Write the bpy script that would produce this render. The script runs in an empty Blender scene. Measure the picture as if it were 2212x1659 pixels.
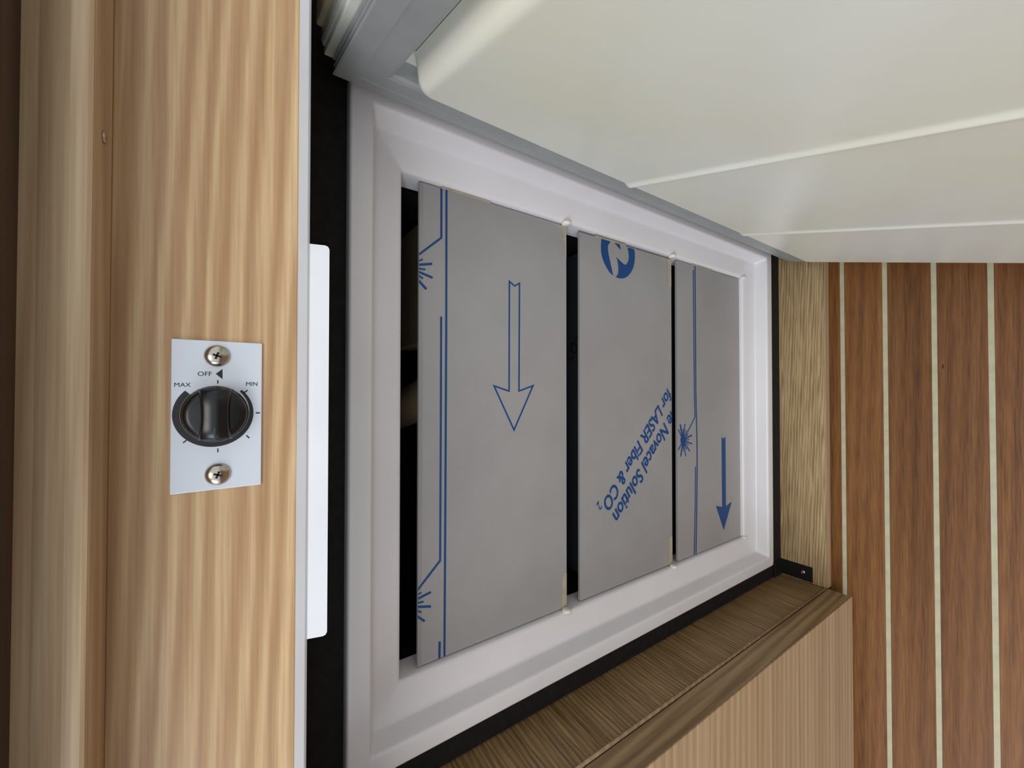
import bpy, bmesh, math, random
from mathutils import Vector, Matrix
from mathutils.geometry import tessellate_polygon
random.seed(4)
scene = bpy.context.scene
COL = scene.collection

# ------------------------------------------------------------------ camera
H = 0.80                                   # camera height above the cabin sole
F_PX, PITCH, YAW, ROLL = 882.4, 0.606757, 0.0154064, 0.0094618
FW = Vector((math.sin(YAW)*math.cos(PITCH), math.cos(YAW)*math.cos(PITCH), -math.sin(PITCH)))
_r = Vector((math.cos(YAW), -math.sin(YAW), 0)); _u = _r.cross(FW)
RT = math.cos(ROLL)*_r + math.sin(ROLL)*_u
UP = -math.sin(ROLL)*_r + math.cos(ROLL)*_u
CAM = Vector((0, 0, H))
cd = bpy.data.cameras.new('camera'); cam = bpy.data.objects.new('camera', cd); COL.objects.link(cam)
cd.sensor_fit = 'HORIZONTAL'; cd.sensor_width = 36; cd.lens = F_PX/2212*36; cd.clip_start = 0.01
m = Matrix.Identity(4)
for i in range(3):
    m[i][0] = -UP[i]; m[i][1] = RT[i]; m[i][2] = -FW[i]; m[i][3] = CAM[i]
cam.matrix_world = m                       # the phone is held sideways: photo right is down
scene.camera = cam

# ------------------------------------------------------------------ light
w = bpy.data.worlds.new('cabin_daylight'); scene.world = w; w.use_nodes = True
bg = w.node_tree.nodes['Background']
bg.inputs[0].default_value = (0.90, 0.96, 1.0, 1); bg.inputs[1].default_value = 0.95
def area(name, loc, target, sx, sy, power, col):
    l = bpy.data.lights.new(name, 'AREA'); l.shape = 'RECTANGLE'; l.size = sx; l.size_y = sy
    l.energy = power; l.color = col
    o = bpy.data.objects.new(name, l); COL.objects.link(o); o.location = loc
    o.rotation_euler = (Vector(target)-Vector(loc)).to_track_quat('-Z', 'Y').to_euler()
    return o
area('deck_hatch_light', (-0.25, -0.75, 1.75), (0, 0.25, 0.6), 0.6, 0.6, 8.0, (1.0, 0.97, 0.93))
area('hull_window_light', (-1.25, -0.35, 1.15), (0, 0.3, 0.55), 0.8, 0.5, 9.0, (0.80, 0.90, 1.0))
vs = scene.view_settings
vs.view_transform = 'Standard'; vs.look = 'None'; vs.gamma = 1.0; vs.use_curve_mapping = False
vs.exposure = 0.0

# ------------------------------------------------------------------ pixel helpers (photo frame 2212 x 1659)
def ray(x, y): return FW + RT*((829.5-y)/F_PX) + UP*((1106-x)/F_PX)
def onY(x, y, Y): d = ray(x, y); return CAM + d*(Y/d.y)
def onZ(x, y, Z): d = ray(x, y); return CAM + d*((Z-H)/d.z)
def onP(x, y, P, n): d = ray(x, y); return CAM + d*((P-CAM).dot(n)/d.dot(n))

# ------------------------------------------------------------------ materials
def lin(c):
    return tuple((v/255/12.92 if v/255 <= 0.04045 else ((v/255+0.055)/1.055)**2.4) for v in c) + (1.0,)
def mat(name):
    m = bpy.data.materials.new(name); m.use_nodes = True
    return m, m.node_tree, m.node_tree.nodes['Principled BSDF']
def plain(name, rgb, rough=0.5, metal=0.0, var=0.0, vscale=30, bump=0.0, bscale=400, spec=0.5, rgb2=None):
    m, nt, b = mat(name); b.inputs['Roughness'].default_value = rough; b.inputs['Metallic'].default_value = metal
    b.inputs['Specular IOR Level'].default_value = spec
    b.inputs['Base Color'].default_value = lin(rgb)
    tc = nt.nodes.new('ShaderNodeTexCoord')
    if var or rgb2:
        n = nt.nodes.new('ShaderNodeTexNoise'); n.inputs['Scale'].default_value = vscale; n.inputs['Detail'].default_value = 4
        nt.links.new(tc.outputs['Object'], n.inputs['Vector'])
        r = nt.nodes.new('ShaderNodeValToRGB'); r.color_ramp.elements[0].position = 0.35; r.color_ramp.elements[1].position = 0.68
        c2 = rgb2 or tuple(max(0, v*(1-var)) for v in rgb)
        r.color_ramp.elements[0].color = lin(rgb); r.color_ramp.elements[1].color = lin(c2)
        nt.links.new(n.outputs['Fac'], r.inputs['Fac']); nt.links.new(r.outputs['Color'], b.inputs['Base Color'])
    if bump:
        n2 = nt.nodes.new('ShaderNodeTexNoise'); n2.inputs['Scale'].default_value = bscale; n2.inputs['Detail'].default_value = 2
        nt.links.new(tc.outputs['Object'], n2.inputs['Vector'])
        bp = nt.nodes.new('ShaderNodeBump'); bp.inputs['Strength'].default_value = bump; bp.inputs['Distance'].default_value = 0.0005
        nt.links.new(n2.outputs['Fac'], bp.inputs['Height']); nt.links.new(bp.outputs['Normal'], b.inputs['Normal'])
    return m
def wood(name, dark, mid, light, axis, band, stretch=0.06, dist=4.0, fine=0.35, fscale=700, fstretch=0.02, rough=0.5, relief=0.0, wave=0.6, rnd=0.0):
    """grain along one axis: broad wavy figure + fine pores"""
    m, nt, b = mat(name); N = nt.nodes.new; L = nt.links.new
    b.inputs['Roughness'].default_value = rough
    tc = N('ShaderNodeTexCoord'); src = tc.outputs['Object']
    if rnd:
        oi = N('ShaderNodeObjectInfo'); sc = N('ShaderNodeVectorMath'); sc.operation = 'ADD'
        cb = N('ShaderNodeCombineXYZ'); mu = N('ShaderNodeMath'); mu.operation = 'MULTIPLY'; mu.inputs[1].default_value = 7.0
        L(oi.outputs['Random'], mu.inputs[0])
        for k in range(3): L(mu.outputs[0], cb.inputs[k])
        L(src, sc.inputs[0]); L(cb.outputs[0], sc.inputs[1]); src = sc.outputs[0]
    def mp(s):
        q = N('ShaderNodeMapping'); v = [1, 1, 1]; v['XYZ'.index(axis)] = s
        q.inputs['Scale'].default_value = v; L(src, q.inputs['Vector']); return q.outputs[0]
    co = mp(stretch)
    across = {'X': 'Z', 'Y': 'Z', 'Z': 'X'}[axis]
    wv = N('ShaderNodeTexWave'); wv.wave_type = 'BANDS'; wv.bands_direction = 'DIAGONAL'
    wv.inputs['Scale'].default_value = 0.63/band; wv.inputs['Distortion'].default_value = dist
    wv.inputs['Detail'].default_value = 3; wv.inputs['Detail Scale'].default_value = 1.6; wv.inputs['Detail Roughness'].default_value = 0.55
    L(co, wv.inputs['Vector'])
    n1 = N('ShaderNodeTexNoise'); n1.inputs['Scale'].default_value = 0.45/band; n1.inputs['Detail'].default_value = 4; L(co, n1.inputs['Vector'])
    mx = N('ShaderNodeMix'); mx.data_type = 'FLOAT'; mx.inputs[0].default_value = wave
    L(n1.outputs['Fac'], mx.inputs[2]); L(wv.outputs['Fac'], mx.inputs[3])
    n2 = N('ShaderNodeTexNoise'); n2.inputs['Scale'].default_value = fscale; n2.inputs['Detail'].default_value = 3; L(mp(fstretch), n2.inputs['Vector'])
    ma = N('ShaderNodeMath'); ma.operation = 'SUBTRACT'; ma.inputs[1].default_value = 0.5; L(n2.outputs['Fac'], ma.inputs[0])
    mb = N('ShaderNodeMath'); mb.operation = 'MULTIPLY_ADD'; mb.inputs[1].default_value = fine*2; L(ma.outputs[0], mb.inputs[0]); L(mx.outputs[0], mb.inputs[2])
    r = N('ShaderNodeValToRGB'); e = r.color_ramp.elements
    e[0].position = 0.12; e[0].color = lin(dark); e[1].position = 0.9; e[1].color = lin(light)
    k = e.new(0.5); k.color = lin(mid)
    L(mb.outputs[0], r.inputs['Fac'])
    out = r.outputs['Color']
    if rnd:
        hs = N('ShaderNodeHueSaturation'); mr = N('ShaderNodeMapRange'); mr.inputs[3].default_value = 1-rnd; mr.inputs[4].default_value = 1+rnd
        L(oi.outputs['Random'], mr.inputs[0]); L(mr.outputs[0], hs.inputs['Value']); L(out, hs.inputs['Color']); out = hs.outputs['Color']
    L(out, b.inputs['Base Color'])
    if relief:
        bp = N('ShaderNodeBump'); bp.inputs['Strength'].default_value = relief; bp.inputs['Distance'].default_value = 0.0006
        L(mb.outputs[0], bp.inputs['Height']); L(bp.outputs['Normal'], b.inputs['Normal'])
    return m
M = {}
M['fascia'] = wood('light_oak_laminate', (166,128,90), (184,148,108), (209,180,138), 'X', 0.0085, stretch=0.034, dist=5.0, fine=0.36, fscale=900, fstretch=0.025, wave=0.5, rough=0.42)
M['rail'] = wood('worn_oak_rail', (158,128,96), (186,158,124), (212,190,156), 'X', 0.014, stretch=0.05, dist=6, fine=0.35, fscale=700, wave=0.25, rough=0.45)
M['slab'] = wood('dark_worktop', (52,34,22), (66,44,28), (84,58,38), 'X', 0.02, rough=0.5)
M['side'] = wood('olive_oak_across', (104,82,52), (142,114,76), (172,144,102), 'Y', 0.005, stretch=0.06, dist=6, fine=0.45, fscale=600, fstretch=0.04, wave=0.4, relief=0.5)
M['edge'] = wood('olive_oak_upright', (108,86,56), (146,118,82), (176,148,108), 'Z', 0.012, stretch=0.04, dist=4, fine=0.3, wave=0.4)
M['front'] = wood('pale_oak_front', (138,110,80), (164,134,102), (188,160,126), 'X', 0.012, stretch=0.012, dist=3.0, fine=0.45, fscale=500, fstretch=0.012, wave=0.25)
M['board'] = wood('pale_oak_board', (126,100,66), (170,142,102), (200,174,132), 'X', 0.004, stretch=0.04, dist=6, fine=0.5, fscale=700, fstretch=0.03, wave=0.4, relief=0.4)
M['teak'] = wood('teak_plank', (86,49,19), (122,77,36), (144,98,53), 'X', 0.014, stretch=0.03, dist=2, fine=0.5, fscale=600, fstretch=0.04, wave=0.2, rough=0.45, rnd=0.10)
M['holly'] = plain('holly_strip', (196,190,160), 0.5, var=0.08, vscale=60)
M['sole'] = plain('sole_underlay', (60,38,20), 0.7, var=0.1)
M['white'] = plain('white_fridge_plastic', (226,222,224), 0.22, bump=0.06, bscale=250, var=0.03, vscale=8)
M['liner'] = plain('cream_door_liner', (236,234,227), 0.30, vscale=5.0, rgb2=(230,226,206), bump=0.05, bscale=300)
M['doorskin'] = plain('white_door_skin', (214,214,206), 0.4, var=0.04)
M['beige'] = plain('aged_beige_plastic', (206,194,160), 0.5, var=0.1, vscale=80)
M['gasket'] = plain('grey_rubber_gasket', (158,160,159), 0.42, var=0.05, vscale=40, bump=0.04)
M['black'] = plain('black_felt_casing', (32,30,29), 0.8, var=0.25, vscale=120, bump=0.5, bscale=1500, spec=0.2)
M['tub'] = plain('shaded_inner_tub', (16,16,18), 0.6, spec=0.3)  # near-black base colour paints in the shade inside, where the flaps block light
M['bracket'] = plain('black_steel_bracket', (14,14,15), 0.45)
M['trim'] = plain('white_powder_coat', (222,222,226), 0.3, var=0.02)
M['film'] = plain('filmed_steel', (165,163,163), 0.42, metal=0.2, var=0.04, vscale=14, bump=0.05, bscale=500)
M['tray'] = plain('dull_dark_steel', (58,60,66), 0.45, metal=0.3)
M['fold'] = plain('film_fold', (158,158,158), 0.35, metal=0.35)
M['blue'] = plain('blue_film_ink', (2,64,122), 0.5)
M['tape'] = plain('yellowed_film_edge', (176,166,146), 0.5, var=0.08, vscale=100)
M['plate'] = plain('silver_plate', (210,216,226), 0.34, metal=0.15)
M['ink'] = plain('black_ink', (26,20,30), 0.5)
M['knob'] = plain('black_knob', (9,10,13), 0.32)
M['ring'] = plain('pale_knob_ring', (190,186,170), 0.35)
M['steel'] = plain('stainless_screw', (190,180,168), 0.22, metal=1.0)
M['recess'] = plain('screw_recess', (40,32,26), 0.6, metal=0.6)
M['card'] = plain('brown_carton', (128,108,82), 0.8, var=0.1)
M['paper'] = plain('kraft_roll', (176,150,112), 0.7, var=0.1)
M['peg'] = plain('white_peg', (226,222,212), 0.3)
M['dust'] = plain('brown_debris', (96,66,40), 0.8)

# ------------------------------------------------------------------ object helpers
def tag(o, label=None, cat=None, group=None, kind=None):
    if label: o['label'] = label
    if cat: o['category'] = cat
    if group: o['group'] = group
    if kind: o['kind'] = kind
    return o
def adopt(o, parent):
    if parent is not None:
        o.parent = parent; bpy.context.view_layer.update()
        o.matrix_parent_inverse = parent.matrix_world.inverted()
def thing(name, loc, label, cat, group=None):
    o = bpy.data.objects.new(name, None); COL.objects.link(o); o.location = loc; o.empty_display_size = 0.03
    bpy.context.view_layer.update(); return tag(o, label, cat, group)
def link(name, me, material, parent=None, smooth=False):
    o = bpy.data.objects.new(name, me); COL.objects.link(o)
    if material: me.materials.clear(); me.materials.append(material)
    if smooth:
        for p in me.polygons: p.use_smooth = True
    adopt(o, parent); return o
def from_bm(name, bm, material, parent=None, smooth=False, recalc=True):
    if recalc: bmesh.ops.recalc_face_normals(bm, faces=bm.faces)
    me = bpy.data.meshes.new(name); bm.to_mesh(me); bm.free()
    return link(name, me, material, parent, smooth)
def box_bm(x0, x1, y0, y1, z0, z1, bevel=0.0, seg=2):
    bm = bmesh.new(); bmesh.ops.create_cube(bm, size=1)
    for v in bm.verts:
        v.co = Vector((x0+(v.co.x+.5)*(x1-x0), y0+(v.co.y+.5)*(y1-y0), z0+(v.co.z+.5)*(z1-z0)))
    if bevel: bmesh.ops.bevel(bm, geom=bm.edges[:], offset=bevel, segments=seg, profile=0.5, affect='EDGES')
    return bm
def box(name, x0, x1, y0, y1, z0, z1, material, bevel=0.0, parent=None, seg=2):
    return from_bm(name, box_bm(x0, x1, y0, y1, z0, z1, bevel, seg), material, parent)
def prism(loops, off):
    """closed planar loops (3-D), each extruded by a vector"""
    bm = bmesh.new()
    for pts in loops:
        a = [bm.verts.new(p) for p in pts]; b = [bm.verts.new(p+off) for p in pts]; n = len(a)
        bm.faces.new(a); bm.faces.new(b[::-1])
        for i in range(n): bm.faces.new((a[i], b[i], b[(i+1) % n], a[(i+1) % n]))
    bmesh.ops.triangulate(bm, faces=[f for f in bm.faces if len(f.verts) > 4])
    return bm
def loft(rings, cap0=False, cap1=False):
    bm = bmesh.new(); R = [[bm.verts.new(p) for p in ring] for ring in rings]
    for a, b in zip(R, R[1:]):
        n = len(a)
        for i in range(n): bm.faces.new((a[i], a[(i+1) % n], b[(i+1) % n], b[i]))
    if cap0: bm.faces.new(R[0])
    if cap1: bm.faces.new(R[-1])
    return bm
def rrect(x0, x1, z0, z1, r, n=6):
    """rounded rectangle in 2-D, fixed point count"""
    out = []; r = max(r, 1e-5)
    for cx, cz, a0 in ((x1-r, z1-r, 0), (x0+r, z1-r, 90), (x0+r, z0+r, 180), (x1-r, z0+r, 270)):
        for k in range(n+1):
            a = math.radians(a0+90*k/n); out.append((cx+r*math.cos(a), cz+r*math.sin(a)))
    return out
def lathe(profile, origin, axis, n=40, cap=True):
    """profile = (radius, height along axis)"""
    axis = Vector(axis).normalized(); e1 = axis.orthogonal().normalized(); e2 = axis.cross(e1)
    rings = [[Vector(origin)+axis*h+(e1*math.cos(2*math.pi*k/n)+e2*math.sin(2*math.pi*k/n))*max(r, 1e-5) for k in range(n)] for r, h in profile]
    return loft(rings, cap, cap)
def stroke(pts, width, closed=False):
    """mitred polyline in pixel space -> list of quads (pixel loops)"""
    P = [Vector((p[0], p[1])) for p in pts]; n = len(P); Lf = []; Rt = []
    for i in range(n):
        a = P[i-1] if (i > 0 or closed) else None; c = P[(i+1) % n] if (i < n-1 or closed) else None
        d1 = (P[i]-a).normalized() if a is not None else (c-P[i]).normalized()
        d2 = (c-P[i]).normalized() if c is not None else d1
        n1 = Vector((-d1.y, d1.x)); n2 = Vector((-d2.y, d2.x)); t = (n1+n2)
        t = t.normalized() if t.length > 1e-6 else n1
        k = min(1/max(t.dot(n1), 0.25), 4); Lf.append(P[i]+t*width/2*k); Rt.append(P[i]-t*width/2*k)
    q = []
    for i in range(n if closed else n-1):
        j = (i+1) % n; q.append([Lf[i], Lf[j], Rt[j], Rt[i]])
    return q
_texts = []
def text_bm(body, shear=0.0, bold=0.0):
    c = bpy.data.curves.new('t', 'FONT'); c.body = body; c.size = 1; c.shear = shear; c.offset = bold; c.resolution_u = 4
    o = bpy.data.objects.new('t', c); COL.objects.link(o); bpy.context.view_layer.update()
    me = bpy.data.meshes.new_from_object(o.evaluated_get(bpy.context.evaluated_depsgraph_get()))
    bm = bmesh.new(); bm.from_mesh(me)
    bpy.data.objects.remove(o); bpy.data.curves.remove(c); bpy.data.meshes.remove(me)
    return bm
def text_span(bm):
    xs = [v.co.x for v in bm.verts]; return min(xs), max(xs)

# ================================================================== SETTING
D = 0.2148            # front plane of the galley units
ZB = H-0.767          # top of the board the fridge stands on
sole = box('floor', -4, 4, -5, 1.0, -0.03, -0.0045, M['sole']); tag(sole, kind='structure')
PIT, W_H = 0.0513, 0.0054
y = 0.2327
ys = [y+PIT*k for k in range(-33, 14)]
pl = box_bm(-2.2, 1.6, -(PIT-W_H)/2, (PIT-W_H)/2, -0.0045, 0.0, 0.0004, 1)
hl = box_bm(-2.2, 1.6, -W_H/2, W_H/2, -0.0045, -0.0003)
pm = bpy.data.meshes.new('plank'); pl.to_mesh(pm); pl.free(); hm = bpy.data.meshes.new('holly_strip'); hl.to_mesh(hm); hl.free()
for k in ys:
    o = link('plank', pm, M['teak'], sole); o.location.y = k+PIT/2
    o = link('holly_strip', hm, M['holly'], sole); o.location.y = k
box('scratch', *(lambda p: (p.x-0.004, p.x+0.002, p.y-0.0008, p.y+0.0008))(onZ(2037, 790, 0)), 0.0, 0.0002, M['sole'], parent=sole)
wb = box('wall_back', -2.2, 1.6, 0.86, 0.88, 0, 1.9, M['doorskin']); tag(wb, kind='structure')

# ================================================================== GALLEY UNITS
# worktop: dark slab overhanging an oak rail
t = thing('worktop', (0, 0.5, H+0.0373), 'dark worktop edged by a rounded oak rail above the control panel', 'worktop')
box('slab', -1.3, 1.1, 0.168, 0.855, H+0.0548, H+0.085, M['slab'], 0.003, t)
prof = [(0.2328, 0.0373), (0.1915, 0.0373), (0.1903, 0.0377), (0.1898, 0.0388), (0.190, 0.043), (0.1918, 0.0478), (0.1932, 0.0508), (0.1935, 0.0548), (0.2328, 0.0548)]
bm = prism([[Vector((-1.3, a, H+b)) for a, b in prof]], Vector((2.4, 0, 0))); from_bm('rail', bm, M['rail'], t)
p = onZ(223, 297, H+0.0373)
o = from_bm('screw', lathe([(0, 0), (0.0022, 0), (0.0020, 0.0006), (0.0009, 0.0009), (0, 0.0004)], (p.x, p.y, H+0.0373), (0, 0, -1), 20), M['steel'], t, True)

# fascia with the thermostat
zf = onY(641, 830, D).z
fa = thing('control_fascia', (0, D, zf), 'light oak fascia board with wavy grain holding the thermostat', 'board')
box('panel', -1.3, 1.1, D, D+0.018, zf, H+0.0373, M['fascia'], 0.0004, fa)

# thermostat
pl_c = [onY(*q, D) for q in ((369, 733), (565, 741), (565, 1045), (369, 1068))]
px0 = (pl_c[2].x+pl_c[3].x)/2; px1 = (pl_c[0].x+pl_c[1].x)/2; pz0 = (pl_c[1].z+pl_c[2].z)/2; pz1 = (pl_c[0].z+pl_c[3].z)/2
th = thing('thermostat', ((px0+px1)/2, D, (pz0+pz1)/2), 'silver thermostat plate with black round knob on the oak fascia', 'thermostat')
YP = D-0.0011
plate = box('plate', px0, px1, YP, D, pz0, pz1, M['plate'], 0.0003, th)
def ink(name, loops_px, Y, material, parent, th_=0.00012):
    return from_bm(name, prism([[onY(q[0], q[1], Y) for q in lp] for lp in loops_px], Vector((0, -th_, 0))), material, parent)
def scr(x, y, name='screw'):
    c = onY(x, y, YP)
    s = from_bm(name, lathe([(0.0046, 0), (0.0046, 0.0004), (0.0043, 0.0010), (0.0035, 0.0017), (0.0022, 0.0022), (0.0009, 0.0024), (0, 0.0024)], c, (0, -1, 0), 36), M['steel'], th, True)
    bm = bmesh.new()
    for a in (0.35, 0.35+math.pi/2):
        b2 = box_bm(-0.0015, 0.0015, -0.0002, 0.0004, -0.00045, 0.00045, 0.0001, 1)
        bmesh.ops.rotate(b2, verts=b2.verts, cent=(0, 0, 0), matrix=Matrix.Rotation(a, 3, 'Y'))
        bmesh.ops.translate(b2, verts=b2.verts, vec=c+Vector((0, -0.00225, 0)))
        me = bpy.data.meshes.new('x'); b2.to_mesh(me); b2.free(); bm.from_mesh(me); bpy.data.meshes.remove(me)
    from_bm('cross_recess', bm, M['recess'], s)
scr(469, 769); scr(470.5, 1024)
# printed scale: wedge arc, ticks, triangle, words
kc = onY(463.5, 894, YP); R_o = 0.0139
e_r, e_d = Vector((0, 0, -1)), Vector((-1, 0, 0))      # photo right / photo down on the plate
def pol(r, deg): a = math.radians(deg); return kc + e_r*(r*math.cos(a)) + e_d*(r*math.sin(a))
arc_o = [pol(R_o, a) for a in range(-47, 229, 4)]
arc_i = [pol(R_o-0.0010-0.0030*(k/69.0), a) for k, a in enumerate(range(-47, 229, 4))]
bm = bmesh.new(); off = Vector((0, -0.00012, 0))
A = [bm.verts.new(q+off) for q in arc_o]; B = [bm.verts.new(q+off) for q in arc_i]
for i in range(len(A)-1): bm.faces.new((A[i], A[i+1], B[i+1], B[i]))
from_bm('printed_arc', bm, M['ink'], plate)
for (a, b) in (((470.5, 821), (470.5, 828.5)), ((527, 848), (535, 843)), ((552.5, 892), (561.5, 892)), ((532, 940.5), (538.5, 946.5)), ((470.5, 969), (470.5, 977)), ((395.5, 956.5), (403, 951))):
    ink('printed_tick', stroke([a, b], 2.6), YP, M['ink'], plate)
ink('printed_triangle', [[(466, 807.5), (480.5, 797), (480.5, 819)]], YP, M['ink'], plate)
def words(body, x0, x1, ybase, hpx, Y, material, parent, name='lettering'):
    bm = text_bm(body, 0, 0.0); a, b = text_span(bm)
    p0 = onY(x0, ybase, Y); p1 = onY(x1, ybase, Y); top = onY(x0, ybase-hpx, Y)
    ex = (p1-p0)/(b-a); ey = (top-p0)/0.70
    for v in bm.verts: v.co = p0 + ex*(v.co.x-a) + ey*v.co.y + Vector((0, -0.00012, 0))
    return from_bm(name, bm, material, parent)
words('OFF', 427, 457.5, 812, 9.5, YP, M['ink'], plate)
words('MAX', 376.5, 412, 835.5, 9, YP, M['ink'], plate)
words('MIN', 531.5, 556, 833.5, 8.5, YP, M['ink'], plate)
# knob
kb = onY(466, 893.5, YP); ax = Vector((0, -1, 0))
kn = from_bm('knob', lathe([(0.0117, 0.0002), (0.0117, 0.0016), (0.0113, 0.0022), (0.0111, 0.0045), (0.0103, 0.0058), (0.0085, 0.0063), (0, 0.0064)], kb, ax, 56), M['knob'], th, True)
from_bm('skirt_ring', lathe([(0.0117, 0.0001), (0.0119, 0.0004), (0.0118, 0.0008), (0.0112, 0.0010), (0.0112, 0.0004)], kb, ax, 56), M['ring'], kn, True)
bm = bmesh.new(); rows = []
for k in range(-10, 11):                                # waisted grip across the knob
    s = k/10; half = 0.0044+0.0008*s*s; lx = 0.0104*s
    hgt = 0.0105*math.sqrt(max(0, 1-(abs(s)**4)*0.45))
    rows.append([bm.verts.new(kb+Vector((lx, -q[1], q[0]))) for q in ((-half-0.0008, 0.0045), (-half, hgt-0.0012), (-half+0.0008, hgt), (half-0.0008, hgt), (half, hgt-0.0012), (half+0.0008, 0.0045))])
for a, b in zip(rows, rows[1:]):
    for i in range(5): bm.faces.new((a[i], a[i+1], b[i+1], b[i]))
bm.faces.new(rows[0]); bm.faces.new(rows[-1])
gr = from_bm('grip', bm, M['knob'], kn, True)
box('pointer_line', kb.x-0.0102, kb.x-0.0050, kb.y-0.0107, kb.y-0.0100, kb.z-0.0003, kb.z+0.0003, M['tray'], 0.0001, kn)

# white metal trim under the fascia, with a hanging tab
zs1 = onY(667, 830, D).z; zt = onY(707, 900, D).z
tr = thing('metal_trim', (0, D, zt), 'white metal edge trim with a hanging tab below the oak fascia', 'trim')
pr = [(D-0.0030, zf), (D-0.0016, zs1+0.0012), (D-0.0008, zs1+0.0004), (D-0.0001, zs1), (D+0.05, zs1), (D+0.05, zs1+0.0012), (D+0.001, zs1+0.0012), (D+0.001, zf)]
from_bm('strip', prism([[Vector((-1.3, a, b)) for a, b in pr]], Vector((2.4, 0, 0))), M['trim'], tr)
tx1 = onY(668, 527, D).x; tx0 = onY(668, 1378, D).x
outl = [(tx0, zs1+0.0010), (tx0, zt+0.0018), (tx0+0.0005, zt+0.0006), (tx0+0.0018, zt), (tx1-0.0018, zt), (tx1-0.0005, zt+0.0006), (tx1, zt+0.0018), (tx1, zs1+0.0010)]
bm = prism([[Vector((a, D-0.0002-0.0022*(zs1+0.001-b)/(zs1-zt), b)) for a, b in outl]], Vector((0, 0.0014, 0)))
from_bm('tab', bm, M['trim'], tr)

# neighbouring cabinet on the left: niche side, edge strip, front
XS = -0.3105
cb = thing('galley_cabinet', (-0.65, 0.5, 0), 'pale oak galley cabinet with olive side forming the fridge niche', 'cabinet')
box('side_panel', XS-0.018, XS, 0.2472, 0.85, ZB, zf-0.001, M['side'], 0.0008, cb)
box('edge_strip', XS-0.020, XS+0.0012, D+0.0012, 0.2440, ZB, zf-0.001, M['edge'], 0.0009, cb)
from_bm('bead', lathe([(0.0018, 0), (0.0018, zf-0.001-ZB)], (XS+0.0004, 0.2468, ZB), (0, 0, 1), 12), M['front'], cb, True)
box('front_panel', -1.3, XS+0.0014, D-0.0005, D+0.0012, ZB, zf-0.001, M['front'], 0.0003, cb)
box('plinth', -1.3, XS-0.02, D+0.03, 0.25, 0, ZB, M['slab'], 0, cb)
box('carcass', -1.3, XS-0.021, D+0.0013, 0.85, ZB, zf-0.002, M['side'], 0, cb)
wr = box('wall_right', 0.322, 1.1, D, 0.85, ZB, zf-0.001, M['front'], 0.0005); tag(wr, kind='structure')
box('plinth', 0.34, 1.1, D+0.03, 0.25, 0, ZB, M['slab'], 0, wr)
bb = thing('base_board', (0, 0.5, 0), 'oak board under the fridge with pale front edge', 'board')
box('shelf', XS+0.0002, 0.3218, 0.2455, 0.85, ZB-0.013, ZB, M['board'], 0.0006, bb)
box('edge_band', XS+0.0014, 0.3218, 0.2445, 0.2456, ZB-0.0145, ZB+0.0004, M['front'], 0.0003, bb)
box('bearer', XS+0.01, 0.31, 0.262, 0.28, 0, ZB-0.013, M['slab'], 0, bb)

# ================================================================== REFRIGERATOR
fr = thing('refrigerator', (-0.03, 0.5, ZB), 'built-in fridge with white flange, black casing and wide open door', 'refrigerator')
FX0, FX1, FZ0, FZ1 = -0.281, 0.2245, H-0.717, H-0.069
def ringY(x0, x1, z0, z1, r, Y): return [Vector((a, Y, b)) for a, b in rrect(x0, x1, z0, z1, r)]
CX0, CX1, CZ0, CZ1 = XS+0.002, 0.300, ZB+0.0005, H-0.036
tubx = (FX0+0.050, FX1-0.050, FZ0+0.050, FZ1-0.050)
bm = loft([ringY(CX0, CX1, CZ0, CZ1, 0.002, 0.80), ringY(CX0, CX1, CZ0, CZ1, 0.002, 0.3105), ringY(CX0+0.001, CX1-0.001, CZ0+0.001, CZ1-0.001, 0.002, 0.3095),
           ringY(FX0+0.01, FX1-0.01, FZ0+0.01, FZ1-0.01, 0.002, 0.3095), ringY(FX0+0.01, FX1-0.01, FZ0+0.01, FZ1-0.01, 0.002, 0.34)], True, False)
from_bm('casing', bm, M['black'], fr)
def fl(i, Y, r): return ringY(FX0+i, FX1-i, FZ0+i, FZ1-i, r, Y)
bm = loft([fl(0, .3125, .004), fl(0, .3035, .004), fl(.0004, .3008, .004), fl(.0014, .2999, .004), fl(.0024, .2998, .004), fl(.0138, .2998, .003), fl(.0152, .2999, .003), fl(.0164, .3006, .003), fl(.0170, .302, .003),
           fl(.0176, .304, .003), fl(.0206, .3150, .003), fl(.0211, .3166, .003), fl(.0222, .3176, .003), fl(.0240, .3180, .003), fl(.0425, .3225, .002), fl(.0445, .3232, .002), fl(.0458, .3244, .002), fl(.0463, .3260, .002), fl(.0467, .330, .002), fl(.0480, .346, .002)])
from_bm('flange', bm, M['white'], fr, True)
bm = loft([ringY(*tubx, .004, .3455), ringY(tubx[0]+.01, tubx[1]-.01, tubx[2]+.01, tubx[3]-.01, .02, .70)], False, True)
from_bm('inner_tub', bm, M['tub'], fr)
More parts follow.
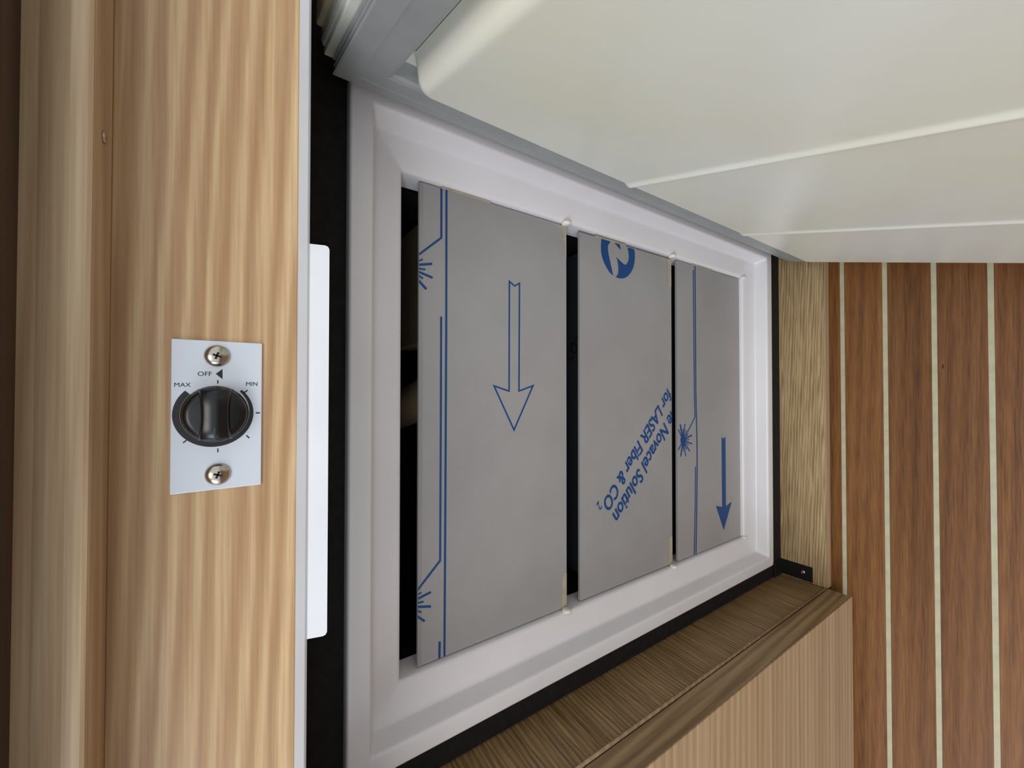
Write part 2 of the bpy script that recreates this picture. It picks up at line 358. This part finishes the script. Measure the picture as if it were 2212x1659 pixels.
# steel flaps in printed film
YF = 0.3285
UPZ = Vector((0, 0, 1))
def flap(corn, label):
    P = [onY(*q, YF) for q in corn]
    x1 = (P[0].x+P[1].x)/2; x0 = (P[2].x+P[3].x)/2; z1 = (P[0].z+P[3].z)/2; z0 = (P[1].z+P[2].z)/2
    bm = prism([[Vector((x0, YF, z0)), Vector((x1, YF, z0)), Vector((x1, YF, z1)), Vector((x0, YF, z1))]], Vector((0, 0.0015, 0)))
    b2 = box_bm(x0+.0003, x1-.0003, YF+0.001, YF+0.003, z1-0.0012, z1-.0001)
    me = bpy.data.meshes.new('x'); b2.to_mesh(me); b2.free(); bm.from_mesh(me); bpy.data.meshes.remove(me)
    o = from_bm('flap', bm, M['film'], fr); o['label'] = label
    return o, (x0, x1, z0, z1)
f1, b1 = flap(((905, 392), (1225, 490), (1222, 1310), (903, 1442)), 'tall top steel flap in film printed with an outlined arrow')
f2, b2_ = flap(((1252, 500), (1449, 562), (1453, 1215), (1253, 1300)), 'middle steel flap in film with lettering and round logo')
f3, b3 = flap(((1462, 566), (1602, 602), (1602, 1159), (1464, 1210)), 'bottom steel flap in film with a solid blue arrow')
def clipbm(bm, b, Y):
    for co, no in ((Vector((b[0], 0, 0)), Vector((-1, 0, 0))), (Vector((b[1], 0, 0)), Vector((1, 0, 0))), (Vector((0, 0, b[2])), Vector((0, 0, -1))), (Vector((0, 0, b[3])), Vector((0, 0, 1)))):
        bmesh.ops.bisect_plane(bm, geom=bm.verts[:]+bm.edges[:]+bm.faces[:], plane_co=co, plane_no=no, clear_outer=True)
YI = YF-0.0002
def printed(name, loops, flapo, b, material=None):
    bm = bmesh.new(); k0 = 0
    for lp in loops:
        V = [bm.verts.new(onY(q[0], q[1], YI-4e-6*(k0 % 20))) for q in lp]; k0 += 1
        for tri in tessellate_polygon([[Vector((q[0], q[1], 0)) for q in lp]]): bm.faces.new([V[i] for i in tri])
    clipbm(bm, b, YI)
    bmesh.ops.recalc_face_normals(bm, faces=bm.faces)
    return from_bm(name, bm, material or M['blue'], flapo, recalc=False)
def cr_(ox, oy, s, pts): return [(ox+a/s, oy+b/s) for a, b in pts]
# flap 1
printed('printed_line', stroke([(964.5, 405), (964, 700), (962, 1100), (960, 1425)], 4.6), f1, b1)
printed('printed_line', stroke([(953.6, 400), (953.4, 513.5), (900, 553.5)], 4.6), f1, b1)
printed('printed_line', stroke([(953, 684), (952.3, 900), (950.8, 1211), (900, 1277.5)], 4.4), f1, b1)
printed('printed_line', stroke([(949.7, 1386), (949.2, 1430)], 5), f1, b1)
sb = []
for a, b, wd in (((140, 765), (243, 728), 38), ((140, 851), (452, 828), 55), ((140, 932), (300, 955), 40), ((140, 1003), (462, 1142), 50), ((140, 1083), (245, 1160), 40), ((140, 1193), (322, 1398), 55)):
    sb += stroke(cr_(890, 490, 10.37, [a, b]), wd/10.37)
printed('printed_sunburst', sb, f1, b1)
sb = []
for a, b, wd in (((65, 610), (130, 574), 20), ((65, 668), (260, 568), 30), ((65, 723), (160, 700), 26), ((65, 773), (262, 767), 34), ((65, 826), (130, 846), 26), ((62, 895), (175, 972), 34)):
    sb += stroke(cr_(890, 1190, 6.38, [a, b]), wd/6.38)
printed('printed_sunburst', sb, f1, b1)
printed('printed_arrow', stroke(cr_(1040, 580, 4.486, [(271, 125), (323, 170), (369, 142), (364, 1188), (500, 1136), (316, 1565), (122, 1138), (268, 1188)]), 3.2, True), f1, b1)
printed('film_fold', [[(902, 380), (914.2, 380), (913, 800), (910.5, 1445), (900, 1450)]], f1, b1, M['fold']).location.y += 0.0001
# flap 2: round emblem
printed('printed_emblem', [cr_(1280, 500, 13.825, q) for q in (
    [(270, 200), (250, 420), (255, 600), (285, 760), (340, 920), (420, 1080), (510, 1220), (615, 1320), (590, 1180), (550, 1000), (510, 820), (475, 650), (460, 520), (460, 430), (490, 370), (530, 320), (560, 200)],
    [(710, 760), (740, 850), (765, 1000), (775, 1130), (765, 1250), (735, 1315), (690, 1365), (780, 1395), (870, 1405), (960, 1390), (1060, 1330), (1150, 1220), (1220, 1080), (1255, 920), (1265, 760), (1262, 620), (1245, 545), (1220, 520), (1040, 475), (1070, 600), (1085, 720), (1075, 850), (1050, 930), (1010, 980), (975, 992), (930, 975), (860, 910)],
    [(620, 300), (810, 330), (820, 410), (850, 560), (760, 460)])], f2, b2_)
def slogan(body, skip, a_px, b_px, flapo, b, sub=None):
    """body printed so that its part after 'skip' characters runs from a_px to b_px along the baseline"""
    sh, bo = 0.22, 0.017
    pre = text_span(text_bm(body[:skip]+body[skip], sh, bo))[1] if skip else 0
    bm0 = text_bm(body, sh, bo); full = text_span(bm0)[1]
    one = text_bm(body[skip], sh, bo); o0, o1 = text_span(one); one.free()
    start = (pre-(o1-o0)) if skip else text_span(bm0)[0]
    p0 = onY(*a_px, YI); p1 = onY(*b_px, YI); ex = (p1-p0)/(full-start)
    ey = Vector((0, -1, 0)).cross(ex) * -1            # up of the print, in the flap's plane
    if ey.dot(onY(a_px[0]+20, a_px[1]+12, YI)-p0) < 0: ey = -ey
    ey *= 1.2
    for v in bm0.verts: v.co = p0 + ex*(v.co.x-start) + ey*v.co.y
    g = bmesh.ops.duplicate(bm0, geom=bm0.verts[:]+bm0.edges[:]+bm0.faces[:])['geom']
    for v in g:
        if isinstance(v, bmesh.types.BMVert): v.co += ex*0.028 + Vector((0, -6e-6, 0))
    clipbm(bm0, b, YI); from_bm('printed_lettering', bm0, M['blue'], flapo)
    if sub:
        bm1 = text_bm(sub, sh, bo*0.6)
        for v in bm1.verts: v.co = p1 + ex*(v.co.x*0.62+0.02) + ey*(v.co.y*0.62-0.30)
        from_bm('printed_lettering', bm1, M['blue'], flapo)
slogan('for LASER Fiber & CO', 4, (1422, 874), (1300.5, 1088), f2, b2_, '2')
slogan('he Novacel Solution', 3, (1435, 912), (1322, 1113), f2, b2_)
# flap 3
printed('printed_line', stroke([(1501.2, 560), (1503.3, 850), (1505.8, 958), (1506, 1012), (1505.2, 1099), (1503.2, 1215)], 2.3), f3, b3)
printed('printed_line', stroke([(1497.6, 583), (1500, 850), (1501.4, 901), (1481, 942)], 1.9), f3, b3)
printed('printed_line', stroke([(1502.3, 1008), (1502, 1080), (1499.4, 1215)], 1.9), f3, b3)
sb = [[(1475.5+5.5*math.cos(a*.3142), 951+11*math.sin(a*.3142)) for a in range(20)]]
for q, wd in (((90, 262), 14), ((138, 255), 9), ((168, 358), 8), ((206, 368), 14), ((182, 413), 8), ((207, 455), 12), ((186, 530), 10), ((145, 578), 9), ((95, 582), 12), ((120, 530), 7), ((152, 512), 8), ((174, 470), 8), ((118, 305), 7), ((150, 320), 7), ((70, 520), 9), ((70, 310), 9)):
    e = cr_(1450, 860, 4.606, [q])[0]; sb += stroke([(1475.5, 951), e], wd/4.606)
printed('printed_sunburst', sb, f3, b3)
printed('printed_arrow', [cr_(1450, 860, 4.606, q) for q in ([(501, 384), (520, 405), (540, 382), (545, 1076), (507, 1083)], [(507, 1083), (545, 1076), (602, 1030), (523, 1316), (446, 1074)])], f3, b3)
# yellowed film ends and tape on the flap edges
for fo, b, segs in ((f1, b1, [[(1212, 480), (1227, 485), (1226, 575), (1221, 545)], [(1216, 1237), (1225, 1237), (1224, 1315), (1212, 1318)]]),
                    (f2, b2_, [[(1442, 555), (1452, 558), (1451, 620), (1443, 618)], [(1446, 1160), (1455, 1158), (1455, 1216), (1443, 1222)]]),
                    (f3, b3, [])):
    for s in segs: printed('tape', [s], fo, b, M['tape'])
for b, (a0, a1), fo in ((b1, (0.12, 0.42), f1), (b2_, (0.14, 0.45), f2), (b3, (0.2, 0.5), f3)):
    h = b[3]-b[2]
    box('film_edge', b[1]-0.0002, b[1]+0.0010, YF-0.0016, YF+0.003, b[3]-h*a1, b[3]-h*a0, M['tape'], 0, fo)
# round white pegs at the lower corners of the flaps
ox0, ox1 = FX0+0.0465, FX1-0.0465
for b in (b1, b2_, b3):
    for x, s in ((ox1, -1), (ox0, 1)):
        c = Vector((x, YF-0.0045, b[2]+0.004))
        from_bm('peg', lathe([(0.0052, -0.001), (0.0052, 0.0012), (0.0046, 0.0022), (0.003, 0.0028), (0, 0.003)], c, (s, 0, 0), 24), M['peg'], fr, True)
# steel trays behind the flaps (film lettering still on them)
for i, (b, dz) in enumerate(((b2_, 0.04), (b3, 0.035))):
    o = box('tray', b[0]+0.004, b[1]-0.004, YF+0.03, 0.62, b[3]-dz-0.0012, b[3]-dz, M['tray'], 0, fr)
    if i == 0:
        bm = text_bm('CO2', 0.2, 0.01); c = onZ(1230, 785, b[3]-dz+0.0002)
        for v in bm.verts: v.co = c + Vector((0.012, -0.012, 0))*v.co.x + Vector((0.014, 0.016, 0))*v.co.y
        from_bm('printed_lettering', bm, M['ink'], o)
# fixing bracket on the board
q = [onZ(*s, ZB+0.002) for s in ((1690, 1208), (1755, 1226), (1753, 1257), (1690, 1240))]
y0 = q[1].y; xl = (q[2].x+q[3].x)/2; xr = (q[0].x+q[1].x)/2
bm = box_bm(xl, xr, y0, 0.3092, ZB+0.0001, ZB+0.0022, 0.0004, 1)
b2 = box_bm(xl, xr, 0.3068, 0.3094, ZB+0.0001, ZB+0.03, 0.0004, 1)
me = bpy.data.meshes.new('x'); b2.to_mesh(me); b2.free(); bm.from_mesh(me); bpy.data.meshes.remove(me)
bk = from_bm('bracket', bm, M['bracket'], fr); bk['label'] = 'black fixing bracket screwed to the board'
c = onZ(1734, 1236, ZB+0.0022)
from_bm('screw', lathe([(0.0036, 0), (0.0034, 0.0008), (0.0022, 0.0014), (0.0008, 0.0012), (0, 0.0005)], c, (0, 0, 1), 24), M['steel'], bk, True)

# ------------------------------------------------------------------ open door
dv = ray(496, 560); ang = math.atan2(dv.x, dv.y)
ES = Vector((-math.sin(ang), -math.cos(ang), 0))          # along the door, away from the hinge
EP = Vector((-math.cos(ang), math.sin(ang), 0))           # out of the door's inner face
G0 = Vector((0.2062, 0.285, 0))
def dl(s, z, p): return G0 + ES*s + EP*p + Vector((0, 0, H+z))
def dbox(name, s0, s1, z0, z1, p0, p1, material, bevel, parent):
    bm = box_bm(s0, s1, z0, z1, p0, p1, bevel)
    for v in bm.verts: v.co = dl(v.co.x, v.co.y, v.co.z)
    return from_bm(name, bm, material, parent)
SW = 0.500
door = dbox('door', -0.010, SW+0.010, -0.752, -0.048, -0.052, -0.0165, M['doorskin'], 0.003, fr)
door['label'] = 'wide open fridge door with cream moulded inner liner'
dbox('door_frame', -0.008, SW+0.008, -0.750, -0.050, -0.0165, -0.0125, M['liner'], 0.0006, door)
gp = [(0.001, -0.0126), (-0.001, -0.0105), (-0.0012, -0.0092), (0.0012, -0.0080), (0.0014, -0.0074), (-0.0006, -0.0060), (-0.0004, -0.0048), (0.0016, -0.0040), (0.0016, -0.0032), (-0.0006, -0.0016), (-0.0010, -0.0006),
      (0.0000, 0.0), (0.012, 0.0004), (0.0125, 0.0001), (0.014, 0.0), (0.0265, -0.0002), (0.029, -0.0012), (0.030, -0.003), (0.0300, -0.0126)]
GZ0, GZ1 = -0.742, -0.0555
bm = loft([[dl(a, b, p) for a, b in ((i, GZ0+i), (SW-i, GZ0+i), (SW-i, GZ1-i), (i, GZ1-i))] for i, p in gp])
from_bm('gasket', bm, M['gasket'], door)
# moulded liner: nonuniform grid with rolled edge and two shelf ledges
S0, S1, Z0, Z1, RC = 0.0350, 0.468, -0.706, -0.0912, 0.016
PN = G0 + EP*0.007
zl1 = onP(1372, 393, PN+ES*0.045, EP).z-H; zl2 = onP(1614, 503, PN+ES*0.045, EP).z-H
def lines(a, b, n, extra=()):
    L = [a+0.018*(k/16)**1.4 for k in range(17)] + [a+0.018+(b-a-0.036)*k/n for k in range(1, n)] + [b-0.018*(k/16)**1.4 for k in range(16, -1, -1)]
    for e in extra: L += [e+0.0012*k for k in range(-12, 13)]
    L = sorted(L); out = [L[0]]
    for v in L[1:]:
        if v-out[-1] > 0.0004: out.append(v)
    return out
def sst(a, b, v): v = min(1, max(0, (v-a)/(b-a))); return v*v*(3-2*v)
def height(s, z):
    qx = abs(s-(S0+S1)/2)-(S1-S0)/2+RC; qz = abs(z-(Z0+Z1)/2)-(Z1-Z0)/2+RC
    d = -(math.hypot(max(qx, 0), max(qz, 0))+min(max(qx, qz), 0)-RC)
    if d <= 0: return -0.0123
    hp = 0.0085
    for zl, hh in ((zl1, 0.0024), (zl2, 0.0018)):
        hp += hh*math.exp(-((z-zl+0.002)/0.0035)**2)
    rf = 0.0085; wl = 0.0035
    if d < wl: return -0.0123+(hp-rf+0.0123)*d/wl
    k = min(1, (d-wl)/rf)
    return hp-rf+rf*math.sqrt(max(0, 1-(1-k)**2))
SL = lines(S0, S1, 40); ZL = lines(Z0, Z1, 70, (zl1, zl2))
vv = [dl(s, z, height(s, z)) for z in ZL for s in SL]; nS = len(SL)
ff = [(j*nS+i, j*nS+i+1, (j+1)*nS+i+1, (j+1)*nS+i) for j in range(len(ZL)-1) for i in range(nS-1)]
me = bpy.data.meshes.new('door_liner'); me.from_pydata([tuple(v) for v in vv], [], ff); me.update()
link('door_liner', me, M['liner'], door, True)
c = onP(1177, 125, PN, EP)
bm = bmesh.new(); bmesh.ops.create_icosphere(bm, subdivisions=1, radius=0.0007)
bmesh.ops.translate(bm, verts=bm.verts, vec=c-EP*(-0.0003)); from_bm('speck', bm, M['dust'], door)
# hinge cap standing on top of the door
dbox('hinge_cap', -0.006, 0.035, -0.049, -0.044, -0.050, -0.026, M['beige'], 0.0015, door)

# ================================================================== things stored inside, seen through the gap
ct = thing('carton', (0.105, 0.41, H-0.29), 'brown carton with black lettering lying behind the top steel flap', 'box')
box('body', 0.045, 0.165, 0.368, 0.46, H-0.29, H-0.154, M['card'], 0.001, ct)
bm = text_bm('VITRIFRIGO', 0, 0.01); c = onZ(871, 505, H-0.1538)
for v in bm.verts: v.co = c + Vector((0.0060, -0.003, 0))*v.co.x + Vector((0.004, 0.009, 0))*v.co.y
bmesh.ops.bisect_plane(bm, geom=bm.verts[:]+bm.edges[:]+bm.faces[:], plane_co=(0.164, 0, 0), plane_no=(1, 0, 0), clear_outer=True)
bmesh.ops.bisect_plane(bm, geom=bm.verts[:]+bm.edges[:]+bm.faces[:], plane_co=(0, 0.369, 0), plane_no=(0, -1, 0), clear_outer=True)
from_bm('lettering', bm, M['ink'], ct)
rl = from_bm('paper_roll', lathe([(0.006, 0), (0.021, 0), (0.022, 0.002), (0.022, 0.168), (0.021, 0.17), (0.006, 0.17)], (0.0, 0.375, H-0.178), (-0.2, 0.95, 0), 32), M['paper'], None, True)
tag(rl, 'kraft paper roll lying beside the carton inside the fridge', 'roll')
